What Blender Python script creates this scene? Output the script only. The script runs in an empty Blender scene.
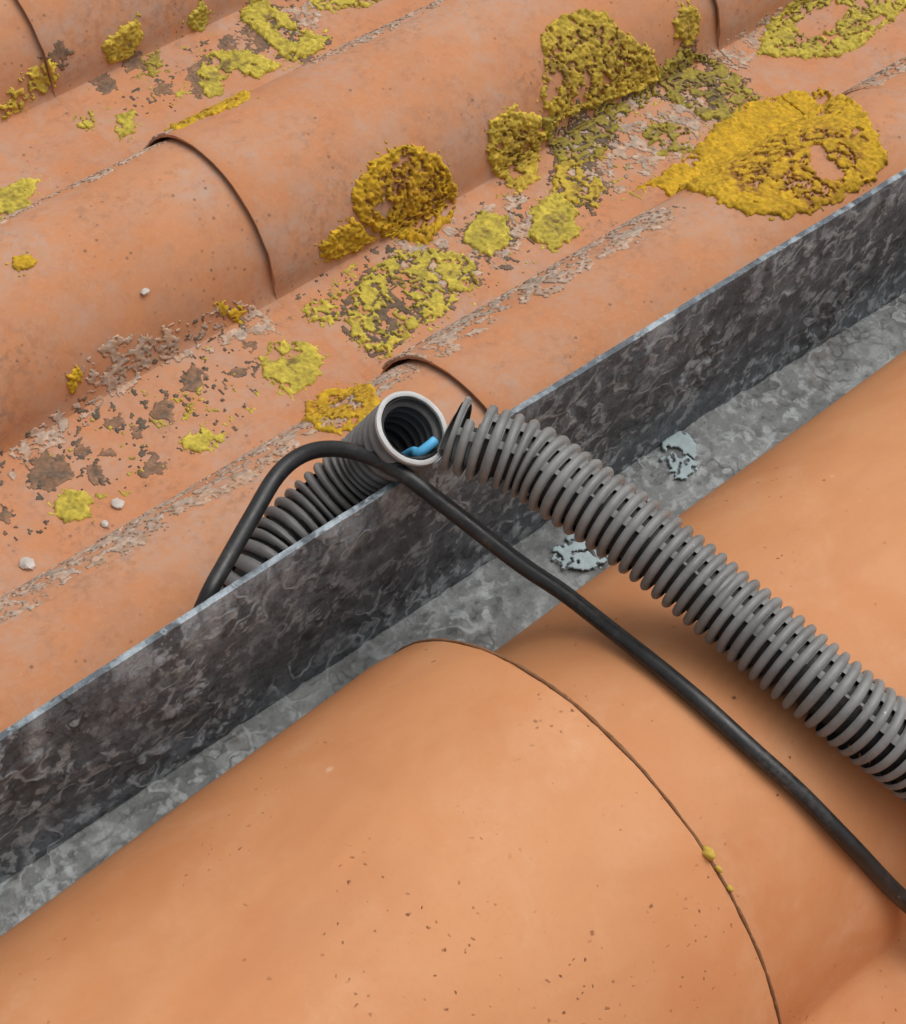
import bpy, bmesh, math, random
import numpy as np
from mathutils import Vector, Matrix

SC = bpy.context.scene
COL = SC.collection
S = 0.0007                       # metres per drawing unit used below

# ------------------------------------------------------------------ camera
cam_d = bpy.data.cameras.new('camera'); cam = bpy.data.objects.new('camera', cam_d); COL.objects.link(cam)
AX = ((0.7407758, 0.4891668, -0.4603988), (-0.6666266, 0.6198185, -0.4140458), (0.0828262, 0.6136292, 0.7852382))
cam.matrix_world = Matrix((AX[0] + (-944.5*S,), AX[1] + (-857.5*S,), AX[2] + (1541.0*S,), (0, 0, 0, 1)))
cam_d.sensor_width = 36; cam_d.lens = 36*2000/1024; cam_d.clip_start = 0.02; cam_d.clip_end = 500
SC.camera = cam

# ------------------------------------------------------------------ light: bright overcast
SUN_EL, SUN_AZ = 68, -5          # azimuth counted from +X towards +Y
w = bpy.data.worlds.new('World'); SC.world = w; w.use_nodes = True
nt = w.node_tree; nt.nodes.clear()
sky = nt.nodes.new('ShaderNodeTexSky'); sky.sky_type = 'NISHITA'; sky.sun_disc = False
sky.sun_elevation = math.radians(SUN_EL); sky.sun_rotation = math.radians(90-SUN_AZ)
sky.dust_density = 6.0; sky.air_density = 1.0; sky.ozone_density = 0.6
hs = nt.nodes.new('ShaderNodeHueSaturation'); hs.inputs['Saturation'].default_value = 0.1
bg = nt.nodes.new('ShaderNodeBackground'); bg.inputs['Strength'].default_value = 0.15
ow = nt.nodes.new('ShaderNodeOutputWorld')
nt.links.new(sky.outputs[0], hs.inputs['Color']); nt.links.new(hs.outputs[0], bg.inputs[0]); nt.links.new(bg.outputs[0], ow.inputs[0])
sd = bpy.data.lights.new('sun', 'SUN'); so = bpy.data.objects.new('sun', sd); COL.objects.link(so)
sd.energy = 0.8; sd.angle = math.radians(60); sd.color = (1.0, 0.95, 0.88)
e, a = math.radians(SUN_EL), math.radians(SUN_AZ)
so.rotation_euler = Vector((math.cos(e)*math.cos(a), math.cos(e)*math.sin(a), math.sin(e))).to_track_quat('Z', 'Y').to_euler()
VS = SC.view_settings
VS.view_transform = 'Standard'; VS.look = 'None'; VS.gamma = 1.0; VS.use_curve_mapping = False; VS.exposure = -0.10

# ------------------------------------------------------------------ materials
class NB:
    """small node builder"""
    def __init__(self, name, rough=0.8):
        self.m = bpy.data.materials.new(name); self.m.use_nodes = True
        self.t = self.m.node_tree; self.b = self.t.nodes['Principled BSDF']
        self.b.inputs['Roughness'].default_value = rough
        self.co = self.t.nodes.new('ShaderNodeTexCoord').outputs['Object']
    def n(self, typ, **kw):
        x = self.t.nodes.new(typ)
        for k, v in kw.items(): setattr(x, k, v)
        return x
    def l(self, a, b): self.t.links.new(a, b)
    def set(self, sock, v):
        if hasattr(v, 'is_linked') or hasattr(v, 'links'): self.l(v, sock)
        else: sock.default_value = v
    def map(self, scale=(1, 1, 1), rot=(0, 0, 0), off=None):
        x = self.n('ShaderNodeMapping'); x.inputs['Scale'].default_value = scale; x.inputs['Rotation'].default_value = rot
        v = self.co
        if off is not None:
            ad = self.n('ShaderNodeVectorMath'); ad.operation = 'ADD'; self.l(v, ad.inputs[0]); self.l(off, ad.inputs[1]); v = ad.outputs[0]
        self.l(v, x.inputs[0]); return x.outputs[0]
    def noise(self, scale, detail=4, rough=0.55, dist=0.0, vec=None):
        x = self.n('ShaderNodeTexNoise'); x.inputs['Scale'].default_value = scale; x.inputs['Detail'].default_value = detail
        x.inputs['Roughness'].default_value = rough; x.inputs['Distortion'].default_value = dist
        self.l(vec or self.co, x.inputs['Vector']); return x.outputs['Fac']
    def voro(self, scale, feature='F1', vec=None, out='Distance', rnd=1.0):
        x = self.n('ShaderNodeTexVoronoi', feature=feature); x.inputs['Scale'].default_value = scale
        x.inputs['Randomness'].default_value = rnd
        self.l(vec or self.co, x.inputs['Vector']); return x.outputs[out]
    def ramp(self, v, stops):
        x = self.n('ShaderNodeValToRGB'); cr = x.color_ramp
        while len(cr.elements) < len(stops): cr.elements.new(0.5)
        for e_, (p, c) in zip(cr.elements, stops):
            e_.position = p; e_.color = (c, c, c, 1) if isinstance(c, (int, float)) else (*c, 1)
        self.l(v, x.inputs[0]); return x.outputs[0]
    def mix(self, fac, a_, b_, typ='MIX'):
        x = self.n('ShaderNodeMix', data_type='RGBA', blend_type=typ)
        self.set(x.inputs[0], fac)
        for s_, v in ((x.inputs[6], a_), (x.inputs[7], b_)):
            self.set(s_, (*v, 1) if isinstance(v, tuple) else v)
        return x.outputs[2]
    def math(self, op, a_, b_=0.0):
        x = self.n('ShaderNodeMath', operation=op); self.set(x.inputs[0], a_); self.set(x.inputs[1], b_); return x.outputs[0]
    def bump(self, h, strength=0.3, dist=0.001, prev=None):
        x = self.n('ShaderNodeBump'); x.inputs['Strength'].default_value = strength; x.inputs['Distance'].default_value = dist
        self.l(h, x.inputs['Height'])
        if prev: self.l(prev, x.inputs['Normal'])
        return x.outputs[0]
    def rnd(self):
        x = self.n('ShaderNodeObjectInfo'); return x.outputs['Random']
    def attr(self, nm):
        x = self.n('ShaderNodeAttribute'); x.attribute_name = nm; return x
    def out(self, col=None, normal=None, rough=None):
        if col is not None: self.set(self.b.inputs['Base Color'], (*col, 1) if isinstance(col, tuple) else col)
        if normal is not None: self.l(normal, self.b.inputs['Normal'])
        if rough is not None: self.set(self.b.inputs['Roughness'], rough)
        return self.m

def mat_old_tile():
    k = NB('weathered_terracotta', 0.88)
    big = k.noise(7, 3); mid = k.noise(34, 5, 0.62); fine = k.noise(260, 4, 0.7)
    c = k.mix(k.ramp(big, [(0.3, 0.0), (0.7, 1.0)]), (0.475, 0.19, 0.078), (0.525, 0.232, 0.108))
    c = k.mix(k.ramp(mid, [(0.42, 0.0), (0.72, 0.7)]), c, (0.42, 0.235, 0.155))
    c = k.mix(k.ramp(k.noise(75, 3, 0.6), [(0.5, 0.0), (0.68, 0.3)]), c, (0.37, 0.15, 0.07))
    c = k.mix(k.ramp(fine, [(0.5, 0.0), (0.8, 0.35)]), c, (0.53, 0.33, 0.215))
    # mineral bloom
    bl = k.math('MULTIPLY', k.ramp(k.noise(14, 4, 0.6, 0.4), [(0.45, 0.0), (0.68, 1.0)]), k.ramp(k.noise(95, 5, 0.72), [(0.4, 0.1), (0.62, 0.75)]))
    c = k.mix(bl, c, (0.42, 0.31, 0.25))
    gr = k.math('MULTIPLY', k.ramp(k.noise(11, 4, 0.62), [(0.5, 0.0), (0.68, 1.0)]), k.ramp(k.noise(150, 4, 0.7), [(0.47, 0.0), (0.62, 0.6)]))
    c = k.mix(gr, c, (0.26, 0.14, 0.085))
    # tiny dark dots
    d = k.math('MULTIPLY', k.ramp(k.voro(120), [(0.09, 1.0), (0.2, 0.0)]), k.ramp(k.noise(22), [(0.5, 0.0), (0.62, 0.8)]))
    c = k.mix(d, c, (0.17, 0.09, 0.06))
    h = k.math('ADD', k.math('MULTIPLY', mid, 1.0), k.math('MULTIPLY', fine, 0.35))
    return k.out(c, k.bump(h, 0.35, 0.0012))

def mat_new_tile():
    k = NB('fresh_terracotta', 0.72)
    big = k.noise(5, 3); mid = k.noise(24, 4, 0.6); fine = k.noise(330, 4, 0.7)
    c = k.mix(k.ramp(big, [(0.3, 0.0), (0.7, 1.0)]), (0.515, 0.197, 0.07), (0.585, 0.26, 0.108))
    c = k.mix(k.ramp(mid, [(0.42, 0.0), (0.8, 0.6)]), c, (0.6, 0.29, 0.135))
    c = k.mix(k.ramp(fine, [(0.5, 0.0), (0.85, 0.25)]), c, (0.45, 0.17, 0.07))
    bl = k.math('MULTIPLY', k.ramp(k.noise(12, 5, 0.65, 0.6), [(0.5, 0.0), (0.7, 1.0)]), k.ramp(k.noise(85, 4, 0.7), [(0.4, 0.1), (0.65, 0.5)]))
    c = k.mix(bl, c, (0.64, 0.36, 0.2))
    st = k.math('MULTIPLY', k.ramp(k.noise(7, 4, 0.65, 0.5, k.map((0.6, 1, 1))), [(0.52, 0.0), (0.7, 1.0)]), 0.4)
    c = k.mix(st, c, (0.42, 0.155, 0.055))
    wv = k.n('ShaderNodeTexNoise'); wv.inputs['Scale'].default_value = 180; k.l(k.co, wv.inputs['Vector'])
    sv = k.n('ShaderNodeVectorMath', operation='SCALE'); k.l(wv.outputs['Color'], sv.inputs[0]); sv.inputs['Scale'].default_value = 0.006
    v = k.map((1, 1, 1), off=sv.outputs[0])
    pits = k.math('MULTIPLY', k.ramp(k.voro(58, vec=v), [(0.035, 1.0), (0.085, 0.0)]), k.ramp(k.noise(9, 3), [(0.46, 0.0), (0.6, 1.0)]))
    p2 = k.math('MULTIPLY', k.ramp(k.voro(150, vec=v), [(0.07, 1.0), (0.17, 0.0)]), k.ramp(k.noise(13, 3, 0.6, 0.3), [(0.53, 0.0), (0.64, 0.9)]))
    pp = k.math('MAXIMUM', pits, p2)
    c = k.mix(pp, c, (0.15, 0.045, 0.015))
    sc = k.math('MULTIPLY', k.ramp(k.voro(30), [(0.04, 1.0), (0.1, 0.0)]), k.ramp(k.noise(60, 2), [(0.55, 0.0), (0.65, 0.6)]))
    c = k.mix(sc, c, (0.68, 0.48, 0.33))
    h = k.math('SUBTRACT', k.math('ADD', k.math('MULTIPLY', mid, 0.8), k.math('MULTIPLY', fine, 0.25)), pp)
    return k.out(c, k.bump(h, 0.45, 0.0011))

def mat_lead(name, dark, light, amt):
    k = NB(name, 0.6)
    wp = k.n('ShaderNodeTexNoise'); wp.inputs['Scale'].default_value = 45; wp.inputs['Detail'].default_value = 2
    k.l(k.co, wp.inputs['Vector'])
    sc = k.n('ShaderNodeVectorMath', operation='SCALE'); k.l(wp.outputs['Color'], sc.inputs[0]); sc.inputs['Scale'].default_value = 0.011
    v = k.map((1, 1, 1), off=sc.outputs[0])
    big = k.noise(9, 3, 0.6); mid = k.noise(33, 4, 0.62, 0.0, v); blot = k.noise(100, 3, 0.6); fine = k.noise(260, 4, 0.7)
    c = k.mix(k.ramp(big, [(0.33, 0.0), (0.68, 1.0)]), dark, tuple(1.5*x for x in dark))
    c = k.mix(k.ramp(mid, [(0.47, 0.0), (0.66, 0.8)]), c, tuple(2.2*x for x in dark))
    c = k.mix(k.ramp(k.noise(23, 3, 0.6), [(0.52, 0.0), (0.68, 0.5)]), c, (dark[0]*1.2, dark[1]*0.95, dark[2]*0.85))
    area = k.ramp(k.noise(15, 3, 0.55), [(0.36, 0.25), (0.6, 1.0)])
    blb = k.math('MULTIPLY', k.ramp(blot, [(0.53, 0.0), (0.6, 0.75), (0.68, 1.0)]), area)
    c = k.mix(k.math('MULTIPLY', blb, 0.85*amt), c, light)
    # worm-like oxide ridges
    wn = k.noise(50, 1.5, 0.5); wa = k.math('ABSOLUTE', k.math('SUBTRACT', wn, 0.5))
    rid = k.math('MULTIPLY', k.ramp(wa, [(0.012, 1.0), (0.045, 0.0)]), k.ramp(k.noise(27, 2, 0.5), [(0.47, 0.0), (0.58, 1.0)]))
    c = k.mix(k.math('MULTIPLY', rid, 0.6*amt), c, light)
    w2 = k.math('MULTIPLY', k.ramp(k.math('ABSOLUTE', k.math('SUBTRACT', k.noise(66, 1.5, 0.5), 0.52)), [(0.01, 1.0), (0.04, 0.0)]), k.ramp(k.noise(22, 2, 0.5), [(0.5, 0.0), (0.6, 1.0)]))
    c = k.mix(k.math('MULTIPLY', w2, 0.75*amt), c, tuple(0.35*x for x in dark))
    c = k.mix(k.math('MULTIPLY', k.ramp(blot, [(0.3, 0.9), (0.42, 0.0)]), 0.75), c, tuple(0.42*x for x in dark))
    sep = k.n('ShaderNodeSeparateXYZ'); k.l(k.co, sep.inputs[0])
    run = k.math('MULTIPLY', k.ramp(sep.outputs['Z'], [(0.115, 0.0), (0.185, 1.0)]), k.ramp(k.noise(42, 4, 0.6, 0.0, k.map((1, 1, 0.35))), [(0.49, 0.0), (0.62, 0.7)]))
    c = k.mix(run, c, light)
    c = k.mix(k.ramp(fine, [(0.5, 0.0), (0.75, 0.45)]), c, tuple(0.6*x for x in dark))
    h = k.math('ADD', k.math('ADD', k.math('MULTIPLY', blot, 1.0), k.math('MULTIPLY', rid, 0.3)), k.math('MULTIPLY', fine, 0.35))
    k.b.inputs['Metallic'].default_value = 0.1
    return k.out(c, k.bump(h, 0.8, 0.002))

def mat_plastic(name, c0, c1, rough=0.5, scale=60):
    k = NB(name, rough)
    n1 = k.noise(scale, 4, 0.65); n2 = k.noise(9, 3)
    c = k.mix(k.ramp(n1, [(0.35, 0.0), (0.7, 1.0)]), c0, c1)
    c = k.mix(k.ramp(n2, [(0.45, 0.0), (0.75, 0.4)]), c, tuple(min(1, 1.3*x) for x in c1))
    sp = k.math('MULTIPLY', k.ramp(k.voro(170), [(0.06, 1.0), (0.16, 0.0)]), k.ramp(k.noise(38, 3, 0.6), [(0.54, 0.0), (0.64, 0.7)]))
    c = k.mix(sp, c, tuple(min(0.8, 2.0*x+0.1) for x in c1))
    du = k.math('MULTIPLY', k.ramp(k.noise(27, 4, 0.65), [(0.5, 0.0), (0.7, 1.0)]), k.ramp(k.noise(300, 3, 0.7), [(0.4, 0.0), (0.65, 0.22)]))
    c = k.mix(du, c, (0.3, 0.255, 0.215))
    return k.out(c, k.bump(k.noise(420, 3), 0.2, 0.0005), k.ramp(n1, [(0.3, rough-0.08), (0.7, rough+0.15)]))

def mat_lichen():
    k = NB('lichen', 0.9)
    at = k.attr('tint')
    f = k.noise(420, 4, 0.7)
    c = k.mix(k.ramp(f, [(0.35, 0.0), (0.75, 0.55)]), at.outputs['Color'], k.mix(1.0, at.outputs['Color'], (0.62, 0.55, 0.4), 'MULTIPLY'))
    return k.out(c, k.bump(f, 0.5, 0.0006))

M = dict(old=mat_old_tile(), new=mat_new_tile(),
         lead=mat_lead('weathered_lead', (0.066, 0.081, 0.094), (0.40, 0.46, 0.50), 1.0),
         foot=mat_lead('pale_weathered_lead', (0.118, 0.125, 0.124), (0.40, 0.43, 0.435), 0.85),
         grey=mat_plastic('grey_conduit_plastic', (0.155, 0.156, 0.153), (0.24, 0.241, 0.236), 0.42),
         dgrey=mat_plastic('dark_conduit_plastic', (0.12, 0.117, 0.115), (0.18, 0.175, 0.17), 0.5),
         inner=mat_plastic('shaded_conduit_inside', (0.014, 0.014, 0.015), (0.024, 0.024, 0.025), 0.6),  # shade behind the slots put into a near-black colour
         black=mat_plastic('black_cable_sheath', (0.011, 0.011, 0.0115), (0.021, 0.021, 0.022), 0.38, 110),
         inner_ribbed=mat_plastic('shaded_ribbed_inside', (0.035, 0.035, 0.036), (0.06, 0.06, 0.06), 0.5),  # darker than the shell: shade inside the short conduit put into the colour
         white=mat_plastic('pale_cut_plastic', (0.42, 0.42, 0.415), (0.56, 0.56, 0.55), 0.6),
         blue=mat_plastic('blue_wire_sheath', (0.1, 0.5, 0.92), (0.14, 0.58, 0.95), 0.4),
         pebble=mat_plastic('pale_grit', (0.42, 0.37, 0.32), (0.6, 0.56, 0.52), 0.8),
         splash=mat_plastic('pale_blue_deposit', (0.25, 0.31, 0.325), (0.40, 0.50, 0.52), 0.8, 90),
         bead=mat_plastic('joint_bead', (0.17, 0.07, 0.027), (0.26, 0.12, 0.05), 0.95, 200),
         deck=mat_plastic('roof_felt', (0.10, 0.07, 0.055), (0.15, 0.10, 0.08), 0.9),
         ground=mat_plastic('bare_ground', (0.16, 0.14, 0.11), (0.22, 0.19, 0.15), 0.95, 3),
         lichen=mat_lichen())

# ------------------------------------------------------------------ helpers
def mesh(name, V, F, mat, parent=None, smooth=True):
    me = bpy.data.meshes.new(name); me.from_pydata((np.asarray(V)*S).tolist(), [], F)
    me.materials.append(M[mat]); me.validate(); me.update()
    if smooth: me.polygons.foreach_set('use_smooth', [True]*len(me.polygons))
    o = bpy.data.objects.new(name, me); COL.objects.link(o); o.parent = parent
    return o
def tag(o, label=None, cat=None, group=None, kind=None):
    for k_, v in (('label', label), ('category', cat), ('group', group), ('kind', kind)):
        if v: o[k_] = v
    return o
def empty(name, loc=(0, 0, 0)):
    o = bpy.data.objects.new(name, None); COL.objects.link(o); o.location = [S*c for c in loc]; o.empty_display_size = 0.02
    return o
def grid(nu, nv, skip=None, off=0, closed=False):
    F = []
    for i in range(nu-1):
        for j in range(nv if closed else nv-1):
            if skip and skip(i, j): continue
            j2 = (j+1) % nv
            F.append((off+i*nv+j, off+i*nv+j2, off+(i+1)*nv+j2, off+(i+1)*nv+j))
    return F
def hash2(ix, iy, seed):
    h = np.sin(ix*127.1+iy*311.7+seed*74.7)*43758.5453
    return h-np.floor(h)
def vnoise(x, y, seed=0):
    ix, iy = np.floor(x), np.floor(y); fx, fy = x-ix, y-iy
    fx = fx*fx*(3-2*fx); fy = fy*fy*(3-2*fy)
    a_, b_ = hash2(ix, iy, seed), hash2(ix+1, iy, seed); c_, d_ = hash2(ix, iy+1, seed), hash2(ix+1, iy+1, seed)
    return a_+(b_-a_)*fx+(c_-a_)*fy+(a_-b_-c_+d_)*fx*fy
def fbm(x, y, seed=0, oct_=4):
    s, amp, tot = 0, 1, 0
    for i in range(oct_):
        s = s+amp*vnoise(x*2**i, y*2**i, seed+i*13); tot += amp; amp *= 0.55
    return s/tot
# outlines on the roof surface: (distance along the tiles, distance over the profile)
OUT = {
 'L_ring_right': [[426,-60],[456,-53],[526,-57],[577,-73],[644,-79],[704,-61],[746,-33],[633,145],[609,191],[589,220],[559,232],[519,231],[473,227],[430,214],[400,190],[390,156],[402,100],[460,-42]],
 'L_clump_top': [[434,-296],[474,-306],[508,-299],[533,-279],[543,-253],[573,-225],[590,-179],[554,-171],[485,-187],[436,-195],[397,-193],[400,-236],[420,-269]],
 'L_clump_left': [[319,-240],[353,-241],[392,-215],[396,-180],[357,-132],[324,-131],[318,-161],[307,-202]],
 'L_dull_mid': [[398,-208],[485,-193],[570,-175],[576,-151],[503,-150],[468,-123],[420,-116],[392,-137],[399,-163]],
 'L_stalk': [[392,-137],[428,-124],[402,-78],[374,-58],[355,-82],[362,-118]],
 'L_disc_low': [[311,-101],[353,-108],[361,-74],[329,-42],[290,-38],[282,-65]],
 'L_dull_right': [[572,-187],[638,-199],[672,-160],[676,-116],[662,-76],[607,-69],[583,-95],[582,-127],[574,-146]],
 'L_tuft_joint': [[624,-246],[655,-248],[663,-211],[641,-197],[616,-219]],
 'L_small_olive': [[513,-121],[544,-115],[558,-88],[534,-62],[501,-74],[495,-96]],
 'L_ring_top': [[732,-144],[785,-169],[837,-187],[993,-119],[989,-84],[862,-68],[804,-67],[761,-95],[727,-131]],
 'L_clump_mid': [[115,-218],[128,-253],[167,-265],[205,-262],[234,-241],[253,-209],[259,-165],[226,-140],[187,-130],[166,-155],[140,-180]],
 'L_tail': [[64,-207],[90,-218],[112,-213],[140,-173],[97,-172],[63,-191]],
 'L_bright_mid': [[74,-131],[101,-138],[151,-138],[191,-118],[209,-80],[188,-53],[159,-57],[130,-41],[91,-45],[60,-41],[39,-34],[26,-58],[37,-95],[16,-111],[6,-132],[25,-139]],
 'L_disc_mid': [[226,-120],[265,-136],[282,-111],[265,-81],[227,-75],[215,-95]],
 'L_disc_bright': [[-66,-112],[-41,-124],[-14,-107],[-10,-72],[-33,-52],[-73,-51],[-80,-79]],
 'L_oval': [[-73,-31],[-44,-39],[-13,-28],[-58,124],[-78,151],[-107,156],[-134,144],[-134,113]],
 'L_disc_small': [[-342,-87],[-325,-94],[-308,-84],[-309,-62],[-326,-51],[-346,-64]],
 'L_u_ring': [[155,-638],[189,-665],[224,-643],[243,-607],[246,-587],[213,-589],[193,-595],[158,-593],[141,-598]],
 'L_top_big': [[269,-701],[300,-711],[309,-673],[305,-630],[324,-598],[295,-581],[256,-589],[255,-625],[257,-676]],
 'L_strip': [[64,-577],[116,-580],[174,-581],[198,-577],[99,-400],[50,-409],[6,-414]],
 'L_tuft_a': [[71,-740],[103,-751],[129,-753],[129,-728],[100,-707],[73,-717]],
 'L_tuft_b': [[190,-722],[216,-742],[228,-719],[208,-690],[194,-703]],
 'L_top_edge': [[357,-676],[432,-632],[419,-613],[365,-628],[340,-651]],
 'L_left_edge': [[-146,-622],[-83,-599],[-114,-582],[-206,-429],[-180,-580]],
 'L_left_tuft': [[-75,-723],[-22,-745],[11,-744],[4,-718],[-31,-713],[-66,-703]],
 'L_bit_a': [[0,-660],[23,-654],[9,-628],[-9,-638]],
 'L_bit_b': [[38,-634],[64,-634],[41,-600],[17,-602]],
 'L_bit_c': [[-242,-348],[-219,-348],[-220,-332],[-241,-324],[-250,-334]],
 'L_bit_d': [[-256,-217],[-239,-221],[-238,-201],[-252,-190],[-260,-201]],
 'L_bit_e': [[-198,-74],[-165,-73],[-160,-49],[-192,-46]],
 'L_bit_f': [[-66,-199],[-40,-178],[-51,-162],[-66,-172]],
 'L_bit_g': [[-164,-119],[-147,-117],[-145,-99],[-169,-92]],
 'L_bit_h': [[119,-698],[142,-699],[137,-671],[111,-664]],
 'C_flank_a': [[-251,-214],[-208,-232],[-141,-214],[-56,-200],[-8,-157],[-23,-122],[-76,-146],[-134,-155],[-218,-160]],
 'C_flank_b': [[-344,-167],[-307,-178],[-234,-192],[-210,-154],[-291,-143],[-354,-136]],
 'C_top_c': [[293,-673],[353,-689],[370,-653],[324,-616],[283,-623]],
 'C_mid_d': [[147,-168],[245,-145],[327,-134],[341,-83],[223,-55],[132,-68],[136,-121]],
 'C_up_e': [[420,-196],[519,-176],[620,-130],[587,-66],[437,-51],[370,-81]],
 'C_jt': [[674,-176],[764,-179],[799,-192],[834,-160],[679,-120],[635,-119]],
 'D_big': [[206,-668],[248,-683],[270,-660],[260,-629],[229,-621],[201,-633]],
 'D_b2': [[50,-701],[76,-701],[67,-670],[43,-672]],
 'D_b3': [[104,-654],[123,-642],[112,-624],[95,-632]],
 'D_b4': [[146,-645],[192,-667],[186,-644],[138,-601],[125,-615]],
 'D_b5': [[-198,-128],[-178,-133],[-169,-114],[-185,-101],[-204,-109]],
 'D_b6': [[-143,-140],[-123,-149],[-119,-132],[-138,-116],[-151,-122]],
 'D_b7': [[-105,-116],[-87,-119],[-83,-104],[-100,-100]],
 'D_b8': [[-335,-138],[-307,-144],[-292,-116],[-303,-100],[-331,-102],[-346,-117]],
 'D_b9': [[-292,-103],[-273,-101],[-276,-83],[-296,-82]],
 'D_b10': [[-268,-108],[-254,-110],[-258,-96],[-270,-95]],
 'D_b11': [[-248,-72],[-227,-81],[-218,-61],[-236,-53],[-253,-60]],
 'D_b12': [[-379,-116],[-375,-105],[-387,-91],[-393,-102]],
 'D_b13': [[-68,-140],[-47,-136],[-54,-121],[-71,-126]],
 'D_b14': [[-238,-142],[-221,-142],[-225,-124],[-242,-126]],
 'D_b15': [[-5,-755],[26,-764],[36,-748],[14,-732]],
 'D_b16': [[93,-708],[122,-711],[118,-685],[93,-686]],
 'D_b17': [[-283,-137],[-270,-135],[-273,-120],[-287,-121]],
 'D_b18': [[-228,-115],[-216,-119],[-221,-103],[-233,-102]],
 'D_b19': [[288,-93],[315,-102],[306,-79],[276,-73]],
 'D_b20': [[-111,-111],[-125,-97],[-112,-92]],
}
PEB = {'peb1': [-143, -253], 'peb2': [-399, -41], 'peb3': [-291, -47], 'peb4': [-315, -35]}

# ------------------------------------------------------------------ setting below the tiles
gp = mesh('ground', [(-4e5, -4e5, -5000), (4e5, -4e5, -5000), (4e5, 4e5, -5000), (-4e5, 4e5, -5000)], [(0, 1, 2, 3)], 'ground'); gp['kind'] = 'structure'
def slab(name, x0, x1, y0, y1, z0, z1, mat):
    V = [(x, y, z) for z in (z0, z1) for x, y in ((x0, y0), (x1, y0), (x1, y1), (x0, y1))]
    return mesh(name, V, [(3, 2, 1, 0), (4, 5, 6, 7), (0, 1, 5, 4), (1, 2, 6, 5), (2, 3, 7, 6), (3, 0, 4, 7)], mat, smooth=False)
slab('roof_deck', -2300, 2300, -1900, 2200, -110, -70, 'deck')['kind'] = 'structure'

# ------------------------------------------------------------------ upper roof: moulded tiles, a half-round roll and a flat pan
RR, WW, LL = 116.6, 400.3, 687.0
LR = math.pi*RR+(WW-2*RR)
def prof(s):
    """cross-section of one tile: arc length -> y, z, normal (0 at the far foot of the roll)"""
    s = np.asarray(s, float); arc = math.pi*RR
    th = math.pi-s/RR
    on = s < arc
    y = np.where(on, -RR*np.cos(th), -RR-(s-arc)); z = np.where(on, RR*np.sin(th), 0)
    ny = np.where(on, -np.cos(th), 0); nz = np.where(on, np.sin(th), 1)
    # small fillet where roll meets pan
    f = np.clip(1-np.abs(s-arc)/26, 0, 1)
    z = z+5*f*f; y = y-3*f*f
    ny = ny*(1-f)+(-0.7)*f; nz = nz*(1-f)+0.7*f
    q = np.sqrt(ny*ny+nz*nz)
    return y, z, ny/q, nz/q
def step(fr, q):
    m = np.clip((math.pi*RR+10-q)/50, 0, 1); m = m*m*(3-2*m)
    return (1-fr)*(0.6+7.8*m)-3.9*m
def surf(x, s, h):
    """point on the upper roof surface, h above it"""
    k = np.floor(s/LR); y, z, ny, nz = prof(s-k*LR)
    d = step(x/LL-np.floor(x/LL), s-k*LR)+h
    return np.stack([x, y-(k)*WW+ny*d, z+nz*d-9.0*((k == 0) & (x >= LL))], -1)
def old_tile_mesh():
    xs = np.concatenate([[0, 2, 8, 20, 40, 44], np.linspace(60, 690, 18), [698, 704]])
    ss = np.concatenate([np.linspace(0, math.pi*RR-26, 22), np.linspace(math.pi*RR-24, math.pi*RR+26, 9), np.linspace(math.pi*RR+40, LR+22, 6)])
    rnd = np.random.RandomState(3)
    X, Q = np.meshgrid(xs, ss, indexing='ij')
    y, z, ny, nz = prof(Q); d = step(X/LL, Q)-1.2*np.clip(1-X/5, 0, 1)
    m = np.clip((math.pi*RR+4-Q)/40, 0, 1)
    T = np.where(X < 42, 13+(2.4-13)*m, 13.0)
    wob = 2.2*(fbm(X/90, Q/60, 5)-0.5)
    n = X.size; nu, nv = X.shape
    jag = np.where(X == 0, 2.0*(vnoise(Q/14, Q*0, 4)-0.5), 0)
    top = np.stack([X+jag, y+ny*(d+wob), z+nz*(d+wob)], -1).reshape(-1, 3)
    bot = np.stack([X+jag, y+ny*(d-T), z+nz*(d-T)], -1).reshape(-1, 3)
    F = grid(nu, nv); F = [f[::-1] for f in F]+grid(nu, nv, off=n)
    for i in range(nu-1):
        for j in (0, nv-1): F.append((i*nv+j, (i+1)*nv+j, n+(i+1)*nv+j, n+i*nv+j) if j == 0 else (i*nv+j, n+i*nv+j, n+(i+1)*nv+j, (i+1)*nv+j))
    for j in range(nv-1):
        for i in (0, nu-1): F.append((i*nv+j, n+i*nv+j, n+i*nv+j+1, i*nv+j+1) if i == 0 else (i*nv+j, i*nv+j+1, n+i*nv+j+1, n+i*nv+j))
    return np.concatenate([top, bot]), F
def sharp(o, ang=35):
    bm = bmesh.new(); bm.from_mesh(o.data); bmesh.ops.recalc_face_normals(bm, faces=bm.faces[:])
    for e_ in bm.edges: e_.smooth = not (len(e_.link_faces) == 2 and e_.calc_face_angle(0) > math.radians(ang))
    bm.to_mesh(o.data); bm.free()
old_roof = tag(empty('upper_tiled_roof'), 'weathered pinkish terracotta tiled roof spotted with yellow lichen above the metal strip', 'roof')
V, F = old_tile_mesh()
t0 = mesh('roof_tile', V, F, 'old', old_roof); sharp(t0)
for k_ in range(0, 5):
    for i in range(-3, 3):
        if (k_, i) == (0, 0): continue
        c = t0.copy(); COL.objects.link(c); c.parent = old_roof; c.location = (i*LL*S, k_*WW*S, -9*S if (k_ == 0 and i >= 1) else 0)

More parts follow.
